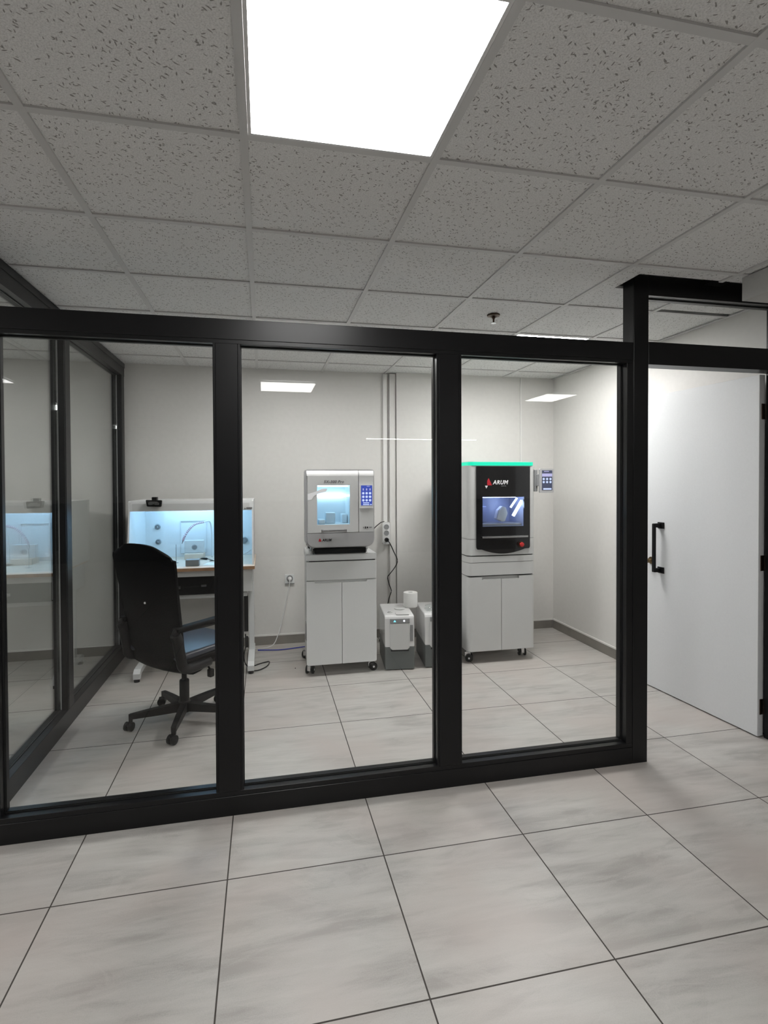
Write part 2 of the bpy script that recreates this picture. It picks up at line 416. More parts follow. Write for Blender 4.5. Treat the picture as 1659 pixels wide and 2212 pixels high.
# skirting tiles with a pale lip on top
def skirt(name, boxes, lips):
    bm = Bs(*boxes)
    for l in lips: box(bm, *l, mi=1)
    struct(obj(name, bm, [M_SKIRT, M_LIP]))
skirt('baseboard_back', [(X0, 1.245, YW1-.011, YW1-.0005, 0, .08), (1.25, XR-.012, YW2-.011, YW2-.0005, 0, .08)],
      [(X0, 1.245, YW1-.009, YW1-.0005, .0802, .094), (1.25, XR-.012, YW2-.009, YW2-.0005, .0802, .094)])
skirt('baseboard_right', [(XR-.011, XR-.0005, 2.62, YW2-.012, 0, .08)], [(XR-.009, XR-.0005, 2.62, YW2-.012, .0802, .094)])
# grey boxing under the corridor ceiling at upper right
struct(obj('trim_2', B(2.404, 2.93, -2.0, 2.285, 2.420, HC-.0005), M_GREYW), 'grey boxing hanging under the corridor ceiling beside the door frame')
# surface trunking on the back wall
struct(obj('trim_3', Bs((1.125, 1.165, YW1-.025, YW1-.0005, .95, HC-.002), bev=.003), M_LIP), 'white cable trunking running up the back wall')
struct(obj('trim_4', Bs((1.185, 1.245, YW1-.04, YW1-.0005, .10, HC-.002), bev=.004), M_WALL), 'boxed pipe in the wall step')
struct(obj('trim_5', Bs((2.528, 2.545, YW2-.012, YW2-.0005, 1.0, HC-.002), bev=.002), M_LIP), 'thin cable trunking above the black fronted machine')

# ================================================================== GLAZED PARTITIONS
ZR, ZB0, ZB1 = .100, 2.122, 2.228
def hrail(bm, x0, x1, z0, z1, y0=YF, y1=YB, lip=0):
    box(bm, x0, x1, y0, y1, z0, z1, bev=.0015, seg=1)
pf = sempty('wall_front', (0, YG, 0), 'black framed glass partition between corridor and machine room')
bx = bmesh.new(); box(bx, -1.30, 1.905, YF, YB, 0, .088, bev=.0015, seg=1); box(bx, -1.30, 1.905, YF+.003, YB-.003, .088, ZR+.010, bev=.001, seg=1)
obj('bottom_rail', bx, M_ALU, pf)
bx = bmesh.new(); box(bx, -1.30, 1.905, YF, YB, ZB0+.016, ZB1, bev=.0015, seg=1); box(bx, -1.30, 1.905, YF+.003, YB-.003, ZB0-.002, ZB0+.016, bev=.001, seg=1)
obj('top_rail', bx, M_ALU, pf)
PZ0, PZ1 = ZR+.010, ZB0-.002
def post(x0, x1, z0, z1, par, b=.011):
    bm = bmesh.new(); box(bm, x0+b, x1-b, YF, YB, z0, z1, bev=.0015, seg=1)
    box(bm, x0, x0+b, YF+.003, YB-.003, z0, z1, bev=.001, seg=1); box(bm, x1-b, x1, YF+.003, YB-.003, z0, z1, bev=.001, seg=1)
    return obj('post', bm, M_ALU, par)
post(-1.30, -1.076, PZ0, PZ1, pf)
post(-.216, -.098, PZ0, PZ1, pf)
post(.822, .949, PZ0, PZ1, pf)
bm = bmesh.new(); box(bm, 1.868, 1.905, YF+.003, YB-.003, PZ0, PZ1, bev=.001, seg=1); obj('post', bm, M_ALU, pf)
for a, b in ((-1.076, -.216), (-.098, .822), (.949, 1.868)):
    o = obj('glass_pane', B(a+.0005, b-.0005, YG-.004, YG+.004, PZ0+.0005, PZ1-.0005), M_GLASS, pf)
    bm = bmesh.new()
    for s0, s1 in ((YG-.0065, YG-.0042), (YG+.0042, YG+.0065)):
        box(bm, a, b, s0, s1, PZ0, PZ0+.004); box(bm, a, b, s0, s1, PZ1-.004, PZ1)
        box(bm, a, a+.004, s0, s1, PZ0+.004, PZ1-.004); box(bm, b-.004, b, s0, s1, PZ0+.004, PZ1-.004)
    obj('gasket', bm, M_GASKET, o)

# door frame with a glazed fanlight
ZT0, ZT1, ZM0, ZM1 = 2.480, 2.584, 2.117, 2.236
df = sempty('door_1', (1.95, YG, 0), 'white flush door standing open in a tall black frame with glazed fanlight')
post(1.9055, 1.995, 0, ZT1, df, b=.001)
post(2.846, 2.934, 0, ZT1, df, b=.001)
obj('head_rail', B(1.995, 2.846, YF, YB, ZT0, ZT1, bev=.0015, seg=1), M_ALU, df)
obj('transom_rail', B(1.995, 2.846, YF, YB, ZM0, ZM1, bev=.0015, seg=1), M_ALU, df)
o = obj('glass_pane', B(1.9955, 2.8455, YG-.004, YG+.004, ZM1+.0005, ZT0-.0005), M_GLASS, df)
bm = bmesh.new()
for s0, s1 in ((YG-.0065, YG-.0042), (YG+.0042, YG+.0065)): box(bm, 1.995, 2.846, s0, s1, ZT0-.004, ZT0)
obj('gasket', bm, M_GASKET, o)
obj('closer_block', B(2.33, 2.44, YF-.06, YF-.001, ZT1-.028, ZT1+.004), M_BLK, df)

# left partition, full height, runs back to the wall
pl = sempty('wall_left', (XL-.045, 3.7, 0), 'black framed full height glass partition on the left')
XA, XB_ = XL-.09, XL
def lpost(y0, y1, z0, z1, b=.011):
    bm = bmesh.new(); box(bm, XA, XB_, y0+b, y1-b, z0, z1, bev=.0015, seg=1)
    box(bm, XA+.003, XB_-.003, y0, y0+b, z0, z1, bev=.001, seg=1); box(bm, XA+.003, XB_-.003, y1-b, y1, z0, z1, bev=.001, seg=1)
    obj('post', bm, M_ALU, pl)
LB = 2.425
YLE = YW1-.0005
obj('bottom_rail', B(XA, XB_, YB+.0005, YLE, 0, ZR+.010, bev=.0015, seg=1), M_ALU, pl)
bm = B(XA, XB_, YB+.0005, YLE, LB, HC-.0005, bev=.0015, seg=1); box(bm, XB_-.001, XB_+.004, YB+.001, YLE, 2.497, HC-.001); obj('top_rail', bm, M_ALU, pl)
obj('top_rail', B(XA, XB_, YF, YB+.0005, 2.38, HC-.0005, bev=.001, seg=1), M_ALU, pl)
lpost(YB+.0005, YB+.06, ZR+.010, LB); lpost(3.565, 3.670, ZR+.010, LB); lpost(YLE-.10, YLE, ZR+.010, LB)
XG = XL-.045
for a, b in ((YB+.06, 3.565), (3.670, YLE-.10)):
    o = obj('glass_pane', B(XG-.004, XG+.004, a+.0005, b-.0005, ZR+.0105, LB-.0005), M_GLASSL, pl)
    bm = bmesh.new()
    for s0, s1 in ((XG-.0065, XG-.0042), (XG+.0042, XG+.0065)):
        box(bm, s0, s1, a, b, ZR+.010, ZR+.014); box(bm, s0, s1, a, b, LB-.004, LB)
        box(bm, s0, s1, a, a+.004, ZR+.014, LB-.004)
    obj('gasket', bm, M_GASKET, o)
    obj('edge_seal', B(XG+.0042, XG+.0075, b-.004, b, ZR+.014, LB-.004), M_SEAL, o)
# upper part of the left partition seen above the front rail closes against the front frame
obj('post', B(XA, XB_, YF+.001, YB, ZB1+.0005, 2.3795, bev=.001, seg=1), M_ALU, pl)

# door leaf, hinged on the right jamb and standing open into the room
hx, hy, fx_, fy_ = 2.806, 2.548, 2.745, 3.408
ang = math.atan2(fy_-hy, fx_-hx)
dl = math.hypot(fy_-hy, fx_-hx)
TD = Matrix.Translation((hx, hy, 0)) @ Matrix.Rotation(ang, 4, 'Z')
def D_(name, bm, mt, par, **k): bm.transform(TD); return obj(name, bm, mt, par, **k)
# local: +x along the leaf, face towards the camera side is +y
dr = D_('leaf', B(0, dl, -.042, 0, .008, 2.112, bev=.0015, seg=1), M_DOOR, df)
def L_(name, bm, mt, par, **k): return obj(name, bm, mt, par, local=True, **k)
hxl = dl-.150
bm = bmesh.new()
for z in (1.185, .868):
    box(bm, hxl-.028, hxl+.028, 0.0, .008, z-.022, z+.022, bev=.002)
    box(bm, hxl-.004, hxl+.020, .006, .060, z-.014, z+.014, bev=.003)
box(bm, hxl-.002, hxl+.020, .046, .064, .855, 1.198, bev=.003)
D_('pull_handle', bm, M_BLK, dr)
bm = bmesh.new(); lathe(bm, [(.026, 0), (.026, .006), (.010, .008), (.009, .028), (.017, .031), (.017, .042), (.012, .046)], (dl-.062, 0, .925), axis='Y')
D_('thumb_turn', bm, M_BRASS, dr, smooth=40)
for z in (.180, 1.020, 1.90):
    bm = bmesh.new(); box(bm, -.004, 0, -.036, -.014, z-.045, z+.045, bev=.001); cyl(bm, (-.006, -.046, z-.045), (-.006, -.046, z+.045), .006, seg=12)
    D_('hinge', bm, M_BRONZE, dr)

# ================================================================== CEILING FIXTURES
def ceiling_light(label, x0, x1, y0, y1, mt, surface=False, a=.010):
    z = HC if not surface else HC-.0115
    t = thing('ceiling_light', label, 'ceiling light', ((x0+x1)/2, (y0+y1)/2, z), 0, 'square ceiling light panels')
    bm = bmesh.new()
    for q in ((x0, x1, y0, y0+a), (x0, x1, y1-a, y1), (x0, x0+a, y0+a, y1-a), (x1-a, x1, y0+a, y1-a)): box(bm, *q, z, z+.011)
    obj('frame', bm, M_GLOSSW, t)
    obj('diffuser', B(x0+a, x1-a, y0+a, y1-a, z+.002, z+.009), mt, t)
    return t
def cl(i, j, label, mt, a=.010):
    x0, x1, y0, y1 = cell(i, j); ceiling_light(label, x0+.0125, x1-.0125, y0+.0125, y1-.0125, mt, a=a)
cl(1, -1, 'large square bright ceiling panel in the corridor, at the top of the photo', E_HALL)
cl(-4, -1, 'added unseen ceiling panel in the corridor, brightening the left side', E_HALL)  # added out of view to lift the light on the left
cl(-4, 3, 'added unseen ceiling panel brightening the space behind the left glass partition', E_SIDE_FILL)  # added out of view; brightens the walls beyond the left partition
cl(4, 3, 'square ceiling panel in the machine room, seen as a bright strip over the right pane', E_ROOM)
cl(1, 3, 'square ceiling panel in the machine room, a glint over the rail above the middle pane', E_ROOM, a=.062)
ceiling_light('square corridor panel behind the camera, mirrored in the middle pane', -.03, .55, -1.13, -.55, E_HALL, True)
ceiling_light('square corridor panel behind the camera, mirrored in the right pane', 3.08, 3.67, -1.28, -.70, E_HALL, True)
ceiling_light('square corridor panel behind the camera, mirrored at the left picture edge', -3.06, -2.48, -1.13, -.55, E_HALL, True)
# slim linear lamp far behind, mirrored as a thin line
t = thing('linear_light', 'slim linear lamp far behind the camera, mirrored as a thin bright line', 'ceiling light', (3.2, -5.5, 2.36))
obj('housing', B(2.02, 4.38, -5.53, -5.47, 2.372, 2.40), M_WHITE, t); obj('diffuser', B(2.03, 4.37, -5.525, -5.475, 2.362, 2.372), emis('linear_led', (1, .98, .95), 40), t)
bm = bmesh.new()
for x in (2.3, 4.1): cyl(bm, (x, -5.5, 2.40), (x, -5.5, HC), .003, seg=8)
obj('suspension_wire', bm, M_STEEL, t, split=True)

t = thing('fire_sprinkler', 'small chrome fire sprinkler head hanging from the ceiling tiles', 'sprinkler', (1.415, 3.113, HC+.005))
bm = bmesh.new(); lathe(bm, [(.040, .004), (.038, -.003), (.018, -.008), (.016, -.004)], (1.415, 3.113, HC)); obj('escutcheon', bm, M_BRONZE, t, smooth=50)
bm = bmesh.new(); lathe(bm, [(.010, 0), (.010, -.018), (.006, -.020), (.005, -.044), (.004, -.046)], (1.415, 3.113, HC)); obj('body', bm, M_BRONZE, t, smooth=50)
bm = bmesh.new(); lathe(bm, [(.018, -.046), (.018, -.048), (.003, -.050)], (1.415, 3.113, HC)); obj('deflector', bm, M_STEEL, t, smooth=50)

# ================================================================== shared little parts
def caster(parent, x, y, rz, R=.032, htop=.09, wt=.018, gap=.030, mw=None, hub=None, name='caster'):
    mw = mw or M_BLK; hub = hub or M_STEEL
    T = Matrix.Translation((x, y, 0)) @ Matrix.Rotation(rz, 4, 'Z')
    bm = bmesh.new(); cyl(bm, (-.012, 0, htop-.004), (-.012, 0, htop), .026, seg=16); cyl(bm, (-.012, 0, htop-.020), (-.012, 0, htop-.004), .012, seg=12)
    box(bm, -.030, .020, -gap/2+.002, gap/2-.002, R-.004, htop-.018, bev=.004)
    bm.transform(T); fk = obj(name, bm, hub, parent)
    bm = bmesh.new()
    for s in (-1, 1):
        lathe(bm, [(R-.006, s*(gap/2-.001)), (R, s*(gap/2+.002)), (R, s*(gap/2+wt-.003)), (R-.007, s*(gap/2+wt))], (.008, 0, R), seg=24, axis='Y')
    bm.transform(T); obj('wheel', bm, mw, fk, smooth=40, split=True)
    bm = bmesh.new()
    for s in (-1, 1): cyl(bm, (.008, s*(gap/2+wt-.001), R), (.008, s*(gap/2+wt+.002), R), .008, seg=12)
    bm.transform(T); obj('hub_cap', bm, M_TEXT_W, fk, split=True)
def logo(parent, x, z, y, s, tri2=True):
    """red sail shape with a small pale triangle"""
    pts = [(-.9, -1), (1, -1), (.75, -.3), (.35, .45), (.0, 1.1), (-.35, .75), (-.65, .1)] if not tri2 else [(-.55, -1), (.95, -1), (.45, .1), (-.1, 1.15), (-.55, .35)]
    obj('logo', plate([(x+s*a, z+s*b) for a, b in pts], y, y-.0008), M_RED, parent)
    if tri2: obj('logo', plate([(x-s*1.25, z-s*1.1), (x-s*.35, z-s*1.1), (x-s*.8, z-s*1.95)], y, y-.0008), M_TEXT_W, parent)

# ================================================================== MILLING MACHINE A on its cabinet
cb = thing('base_cabinet', 'white two door cabinet on casters carrying the silver milling machine', 'cabinet', (.59, 4.38, 0), 0, 'base cabinets under the milling machines')
CX0, CX1, CY, CYB = .316, .864, 4.08, 4.56
obj('body', plate([(CX0+.002, CY+.02), (CX1-.004, CY+.02), (CX1-.004, CYB), (CX0+.022, CYB)], .088, .886, plane='XY'), M_WHITE, cb)
obj('top', plate([(CX0-.004, CY-.002), (CX1, CY-.002), (CX1, CYB+.004), (CX0+.016, CYB+.004)], .896, .946, plane='XY', bev=.004), M_WHITE, cb)
obj('shadow_gap', B(CX0+.024, CX1-.008, CY+.012, CYB-.01, .8865, .8955), M_BLK, cb)
obj('drawer', B(CX0, CX1, CY, CY+.0195, .743, .887, bev=.004), M_WHITE, cb)
xm = .590
for s, (a, b) in enumerate(((CX0, xm-.0022), (xm+.0022, CX1))):
    bt = rrect(a, b, .090, .737, (.014 if s == 0 else 0, .014 if s == 1 else 0, 0, 0))
    # finger recess cut in the top edge
    if s == 0: out = rrect(a, b, .090, .737, (.014, 0, 0, 0)); out = [p for p in out if p != (b, .737)] ; out = out[:-1]+[(b, .723), (a+.065, .723), (a+.060, .737), (a, .737)]
    else: out = [(a, .090)]+[(b-.014+.014*math.cos(math.radians(270+90*i/6)), .104+.014*math.sin(math.radians(270+90*i/6))) for i in range(7)]+[(b, .737), (b-.075, .737), (b-.08, .723), (a, .723)]
    obj('door', plate(out, CY, CY+.0195), M_WHITE, cb)
for (x, y, r) in ((.345, 4.16, 1.2), (.835, 4.15, .15), (.345, 4.60, 1.0), (.835, 4.60, .5)): caster(cb, x, y-(.06 if y > 4.4 else 0), r)
bm = bmesh.new()
for k in range(9): box(bm, CX0+.001, CX0+.013, 4.16, 4.24, .26+k*.016, .267+k*.016)
obj('side_vent', bm, M_STEEL, cb)

ma = thing('milling_machine', 'silver and white dental milling machine with blue lit window, standing on a white cabinet', 'machine', (.57, 4.3, .946))
AX0, AX1, AY, AYB, AZ0, AZ1 = .304, .836, 3.998, 4.52, 1.004, 1.597
bm = bmesh.new(); box(bm, .375, .775, 4.05, 4.48, .954, .992, bev=.004); obj('plinth', bm, M_BLK, ma)
bm = bmesh.new()
for x in (.362, .78):
    for y in (4.085, 4.45):
        lathe(bm, [(.012, .946), (.016, .950), (.010, .956), (.010, .974), (.018, .976), (.018, .990), (.014, 1.006)], (x, y, 0), seg=16)
obj('levelling_foot', bm, M_STEEL, ma, smooth=40, split=True)
win = rect(.393, .643, 1.178, 1.478)
out = rrect(AX0, AX1, AZ0, AZ1, (.062, .062, .022, .022), 10)
obj('casing', plate(out, AY+.022, 4.12, holes=[rect(.389, .647, 1.174, 1.482)]), M_SILVER, ma, smooth=35)
bm = plate(rrect(.350, .800, AZ0+.004, AZ1-.006, (.05, .05, .02, .02), 8), 4.256, AYB); merge(bm, plate(rrect(.350, .800, AZ0+.004, AZ1-.006, (.05, .05, .02, .02), 8), 4.12, 4.256, holes=[rect(.389, .647, 1.174, 1.482)]))
obj('rear_casing', bm, M_SILVER, ma, smooth=35)
# white fascia
def fascia(o, y0, y1, holes=()): return plate(o, y0, y1, holes=holes)
din = rect(.322, .708, 1.119, 1.548)
obj('door', plate([(.322, 1.119), (.708, 1.119), (.708, 1.548), (.322, 1.548)], AY, AY+.0215, holes=[win]), M_WHITE2, ma)
# rounded top lip of the door and of the control column (quarter round)
def lip(x0, x1):
    bm = bmesh.new(); prof = [(AY+.0215, 1.5485), (AY, 1.5485)]+[(AY+.046-.046*math.cos(math.radians(90*i/8)), 1.5485+.046*math.sin(math.radians(90*i/8))) for i in range(1, 9)]+[(AY+.055, 1.5945), (AY+.055, 1.5485)]
    a = [bm.verts.new((x0, y, z)) for y, z in prof]; b = [bm.verts.new((x1, y, z)) for y, z in prof]; n = len(prof)
    for i in range(n): bm.faces.new((a[i], a[(i+1) % n], b[(i+1) % n], b[i]))
    bm.faces.new(a); bm.faces.new(b[::-1]); return bm
obj('top_lip', lip(.316, .7085), M_GLOSSW, ma, smooth=30)
obj('top_lip', lip(.7125, .828), M_GLOSSW, ma, smooth=30)
obj('control_column', plate(rect(.7125, .826, 1.119, 1.548), AY+.001, AY+.0215), M_WHITE2, ma)
obj('lower_panel', plate(rrect(.318, .828, 1.012, 1.1155, (.055, .055, 0, 0), 8), AY+.0005, AY+.0215), M_SILVER, ma, smooth=30)
obj('window_pane', B(.3935, .6425, AY+.006, AY+.009, 1.1785, 1.4775), M_CLEAR, ma)
bm = bmesh.new()                                   # milling chamber
for q in ((.389, .647, 4.235, 4.25, 1.174, 1.482), (.389, .393, AY+.012, 4.235, 1.174, 1.482), (.643, .647, AY+.012, 4.235, 1.174, 1.482), (.393, .643, AY+.012, 4.235, 1.174, 1.180), (.393, .643, AY+.012, 4.235, 1.476, 1.482)): box(bm, *q)
ch = obj('chamber', bm, M_CHASS, ma)
obj('lamp_bar', B(.402, .634, 4.205, 4.232, 1.383, 1.402, bev=.004), E_MILL, ch)
obj('lamp_bar', B(.402, .634, 4.03, 4.05, 1.466, 1.4755), E_MILL, ch)
bm = bmesh.new(); box(bm, .47, .545, 4.10, 4.17, 1.18, 1.265, bev=.008); box(bm, .41, .46, 4.04, 4.16, 1.18, 1.215, bev=.006); box(bm, .60, .64, 4.12, 4.22, 1.18, 1.25, bev=.006)
obj('fixture', bm, M_CHASS, ch, smooth=40, split=True)
bm = bmesh.new()
for x in (.432, .606): box(bm, x-.010, x+.010, AY-.022, AY+.002, 1.124, 1.144, bev=.003)
box(bm, .428, .610, AY-.026, AY-.016, 1.126, 1.142, bev=.004); obj('handle', bm, M_STEEL, ma)
obj('protective_film', plate([(.322, 1.365), (.352, 1.370), (.368, 1.395), (.392, 1.412), (.462, 1.430), (.470, 1.452), (.430, 1.452), (.388, 1.432), (.322, 1.412)], AY-.0006, AY-.0014), M_FILM, ma)
sc = obj('touch_screen', plate(rrect(.718, .822, 1.300, 1.482, .006), AY-.010, AY+.002), M_GLOSSW, ma)
sd = obj('display', B(.727, .814, AY-.0112, AY-.0102, 1.322, 1.475), E_SCR, sc)
bm = bmesh.new()
for r in range(3):
    for c in range(3): cyl(bm, (.744+.0265*c, AY-.0114, 1.415-.027*r), (.744+.0265*c, AY-.0122, 1.415-.027*r), .0095, seg=16)
box(bm, .742, .790, AY-.0120, AY-.0113, 1.338, 1.345); box(bm, .742, .790, AY-.0120, AY-.0113, 1.325, 1.332); box(bm, .797, .810, AY-.0120, AY-.0113, 1.325, 1.332)
obj('icon', bm, E_SCRW, sc, split=True)
bm = bmesh.new()
for c in range(3): box(bm, .740+.0265*c, .748+.0265*c, AY-.0120, AY-.0113, 1.436, 1.452)
box(bm, .772, .795, AY-.0120, AY-.0113, 1.466, 1.470)
obj('icon', bm, E_SCRL, sc, split=True)
text('5X-300 Pro', .030, (.443, AY-.0008, 1.494), M_TEXT_D, ma, shear=.25, bold=.0004, sx=.98)
text('ARUM', .0255, (.430, AY-.0005, 1.055), M_TEXT_K, ma, shear=.3, bold=.0011, sx=.92)
logo(ma, .413, 1.065, AY-.0004, .0115, tri2=False)
bm = bmesh.new(); box(bm, .758, .766, AY-.002, AY+.001, 1.144, 1.160); box(bm, .772, .783, AY-.002, AY+.001, 1.147, 1.158); obj('port', bm, M_BLK, ma, split=True)
obj('port', Bs((.743, .752, AY-.001, AY+.001, 1.146, 1.158), (.790, .812, AY-.001, AY+.001, 1.148, 1.157)), M_MGREY, ma, split=True)
obj('isolator_switch', B(.8005, .884, 4.30, 4.33, 1.205, 1.235, bev=.002), M_RED, ma)

# ================================================================== MILLING MACHINE B on its cabinet
BX0, BX1, BY, BYB = 1.628, 2.232, 4.08, 4.72
def rbody(x0, x1, y0, y1, z0, z1, r=.045):
    return plate(rrect(x0, x1, y0, y1, (r, r, .01, .01), 8), z0, z1, plane='XY')
cbb = thing('base_cabinet', 'white rounded cabinet on casters carrying the black fronted milling machine', 'cabinet', (1.93, 4.4, 0), 0, 'base cabinets under the milling machines')
obj('body', rbody(BX0+.004, BX1-.004, BY+.021, BYB, .10, .719), M_WHITE2, cbb, smooth=30)
xm2 = 1.923
def door_b(a, b, left):
    o = []
    n = 8; r = .045
    if left:
        o = [(a, BY+.07)]+[(a+r-r*math.cos(math.radians(90*i/n)), BY+r-r*math.sin(math.radians(90*i/n))) for i in range(n+1)]+[(b, BY), (b, BY+.02), (a+r+.01, BY+.02), (a+.018, BY+r+.01), (a+.018, BY+.07)]
    else:
        o = [(a, BY+.02), (a, BY)]+[(b-r+r*math.sin(math.radians(90*i/n)), BY+r-r*math.cos(math.radians(90*i/n))) for i in range(n+1)]+[(b, BY+.07), (b-.018, BY+.07), (b-.018, BY+r+.01), (b-r-.01, BY+.02)]
    return o
for a, b, l in ((BX0, xm2-.0022, True), (xm2+.0022, BX1, False)):
    bm = plate(door_b(a, b, l), .102, .694, plane='XY')
    # top strip leaves a finger recess next to the middle
    t0, t1 = (a, b-.17) if l else (a+.155, b)
    o2 = door_b(t0, t1, l)
    merge(bm, plate(o2, .694, .714, plane='XY'))
    obj('door', bm, M_WHITE2, cbb, smooth=30)
obj('shadow_gap', rbody(BX0+.008, BX1-.008, BY+.006, BYB-.01, .7195, .7265), M_BLK, cbb)
obj('drawer', rbody(BX0, BX1, BY, BYB, .727, .831), M_WHITE2, cbb, smooth=30)
obj('shadow_gap', rbody(BX0+.006, BX1-.006, BY+.005, BYB-.01, .8312, .8358), M_MGREY, cbb)
obj('top', rbody(BX0, BX1, BY, BYB, .836, .884), M_WHITE2, cbb, smooth=30)
for (x, y, r) in ((1.665, 4.17, -.4), (2.170, 4.20, 1.35), (1.68, 4.66, .5), (2.18, 4.66, .9)): caster(cbb, x, y, r, htop=.10)

mb = thing('milling_machine', 'tall white milling machine with glossy black front and green light on top', 'machine', (1.93, 4.4, .886))
obj('shadow_gap', rbody(BX0+.008, BX1-.008, BY+.006, BYB-.01, .8845, .8925), M_BLK, mb)
obj('lower_casing', rbody(BX0, BX1, BY, BYB, .893, 1.026), M_WHITE2, mb, smooth=30)
obj('shadow_gap', rbody(BX0+.005, BX1-.005, BY+.004, BYB-.01, 1.0262, 1.030), M_MGREY, mb)
# upper casing hollow behind the window
UZ0, UZ1 = 1.030, 1.632
ringo = rrect(BX0, BX1, BY, BYB, (.045, .045, .01, .01), 8)
WX0, WX1, WZ0, WZ1 = 1.752, 2.121, 1.130, 1.372
bm = plate(ringo, UZ0, WZ0-.006, plane='XY'); merge(bm, plate(ringo, WZ1+.006, UZ1, plane='XY'))
left = [p for p in ringo if p[0] < BX0+.0451 and p[1] < BY+.0451]
left = [(BX0+.045-.045*math.cos(math.radians(90*i/8)), BY+.045-.045*math.sin(math.radians(90*i/8))) for i in range(9)]
right = [(BX1-.045+.045*math.sin(math.radians(90*i/8)), BY+.045-.045*math.cos(math.radians(90*i/8))) for i in range(9)]
merge(bm, plate([(BX0, BYB)]+left+[(WX0-.006, BY), (WX0-.006, 4.36), (WX1+.006, 4.36), (WX1+.006, BY)]+right+[(BX1, BYB)], WZ0-.006, WZ1+.006, plane='XY'))
obj('upper_casing', bm, M_WHITE2, mb, smooth=30)
arc = [(1.699, 1.625), (1.699, .965)]+[(1.699+.030-.030*math.cos(a), .965-.030*math.sin(a)) for a in [math.radians(15*i) for i in range(1, 4)]]
cx = 1.9365
arc += [(cx+(.2015)*math.sin(t), .905+ (.042)*(math.sin(t)**2)) for t in [-1.25+2.5*i/16 for i in range(17)]]
arc += [(2.174-.030+.030*math.cos(a), .965-.030*math.sin(a)) for a in [math.radians(45-15*i) for i in range(0, 3)]]+[(2.174, .965), (2.174, 1.625)]
arc = arc[::-1]
obj('front_panel', plate(arc, BY-.012, BY-.0005, holes=[rect(WX0, WX1, WZ0, WZ1)]), M_BLKG, mb)
obj('window_pane', B(WX0+.0005, WX1-.0005, BY-.008, BY-.005, WZ0+.0005, WZ1-.0005), M_CLEAR, mb)
bm = bmesh.new()
for q in ((WX0-.005, WX1+.005, 4.345, 4.359, WZ0-.005, WZ1+.005), (WX0-.005, WX0, BY+.002, 4.345, WZ0-.005, WZ1+.005), (WX1, WX1+.005, BY+.002, 4.345, WZ0-.005, WZ1+.005), (WX0, WX1, BY+.002, 4.345, WZ0-.005, WZ0), (WX0, WX1, BY+.002, 4.345, WZ1, WZ1+.005)): box(bm, *q)
ch = obj('chamber', bm, M_CHASB, mb)
def bx_(px, py, Y):          # a point seen through the window, placed at depth Y
    return (px*Y/BY, Y, 1.5025+(py-1.5025)*Y/BY)
bm = bmesh.new(); cyl(bm, bx_(2.028, 1.215, 4.112), bx_(2.106, 1.340, 4.112), .013, seg=12); obj('lamp_tube', bm, E_MILLB, ch)
bm = bmesh.new(); cyl(bm, bx_(2.005, 1.285, 4.13), bx_(2.062, 1.362, 4.13), .008, seg=12); obj('lamp_tube', bm, E_MILLB, ch)
obj('lamp_bar', B(1.78, 2.09, 4.16, 4.20, 1.3655, 1.371), emis('mill_fill', (.45, .56, 1.0), 14), ch)  # lamp bar added for more blue light in the chamber
sp = [(1.879, 1.190), (1.930, 1.168), (1.955, 1.166), (1.982, 1.235), (1.965, 1.285), (1.935, 1.296), (1.898, 1.262)]
obj('spindle', plate([(x*4.14/BY, 1.5025+(z-1.5025)*4.14/BY) for x, z in sp], 4.14, 4.20, bev=.006), M_WHITE, ch)
obj('table', B(1.762, 2.12, 4.11, 4.30, 1.1305, 1.150, bev=.004), M_MGREY, ch)
obj('bracket', B(1.80, 1.87, 4.26, 4.33, 1.1505, 1.29, bev=.006), M_CHASB, ch)
obj('handle', B(1.743, 2.149, BY-.032, BY-.014, 1.036, 1.052, bev=.004), M_STEEL, mb)
obj('handle_post', Bs((1.760, 1.775, BY-.016, BY-.0125, 1.038, 1.050), (2.118, 2.133, BY-.016, BY-.0125, 1.038, 1.050)), M_STEEL, mb, split=True)
bm = bmesh.new(); lathe(bm, [(.027, 0), (.027, -.006), (.016, -.008)], (2.088, BY-.0125, .978), axis='Y'); es = obj('emergency_stop', bm, M_BRONZE, mb, smooth=40)
bm = bmesh.new(); lathe(bm, [(.011, -.008), (.011, -.018), (.019, -.020), (.018, -.031), (.008, -.034)], (2.088, BY-.0125, .978), axis='Y'); obj('button', bm, mat('red_plastic', (.5, .03, .03), .3), es, smooth=40)
# translucent light cap
capo = rrect(BX0-.022, BX1-.008, BY-.012, BYB-.2, (.05, .05, .02, .02), 8)
obj('status_light', plate(rrect(BX0+.012, BX1-.012, BY-.006, BYB-.06, (.04, .04, .02, .02), 8), 1.6325, 1.661, plane='XY'), E_GREEN, mb)
obj('top_cap', plate(rrect(BX0+.03, BX1-.03, BY+.02, BYB-.08, (.04, .04, .02, .02), 8), 1.6612, 1.665, plane='XY'), M_WHITE2, mb)
text('ARUM', .046, (1.842, BY-.0128, 1.478), M_TEXT_W, mb, shear=.22, bold=.0013, sx=.98)
text('DENTAL', .011, (1.915, BY-.0128, 1.460), M_MGREY, mb, shear=.2)
logo(mb, 1.807, 1.497, BY-.0122, .028)
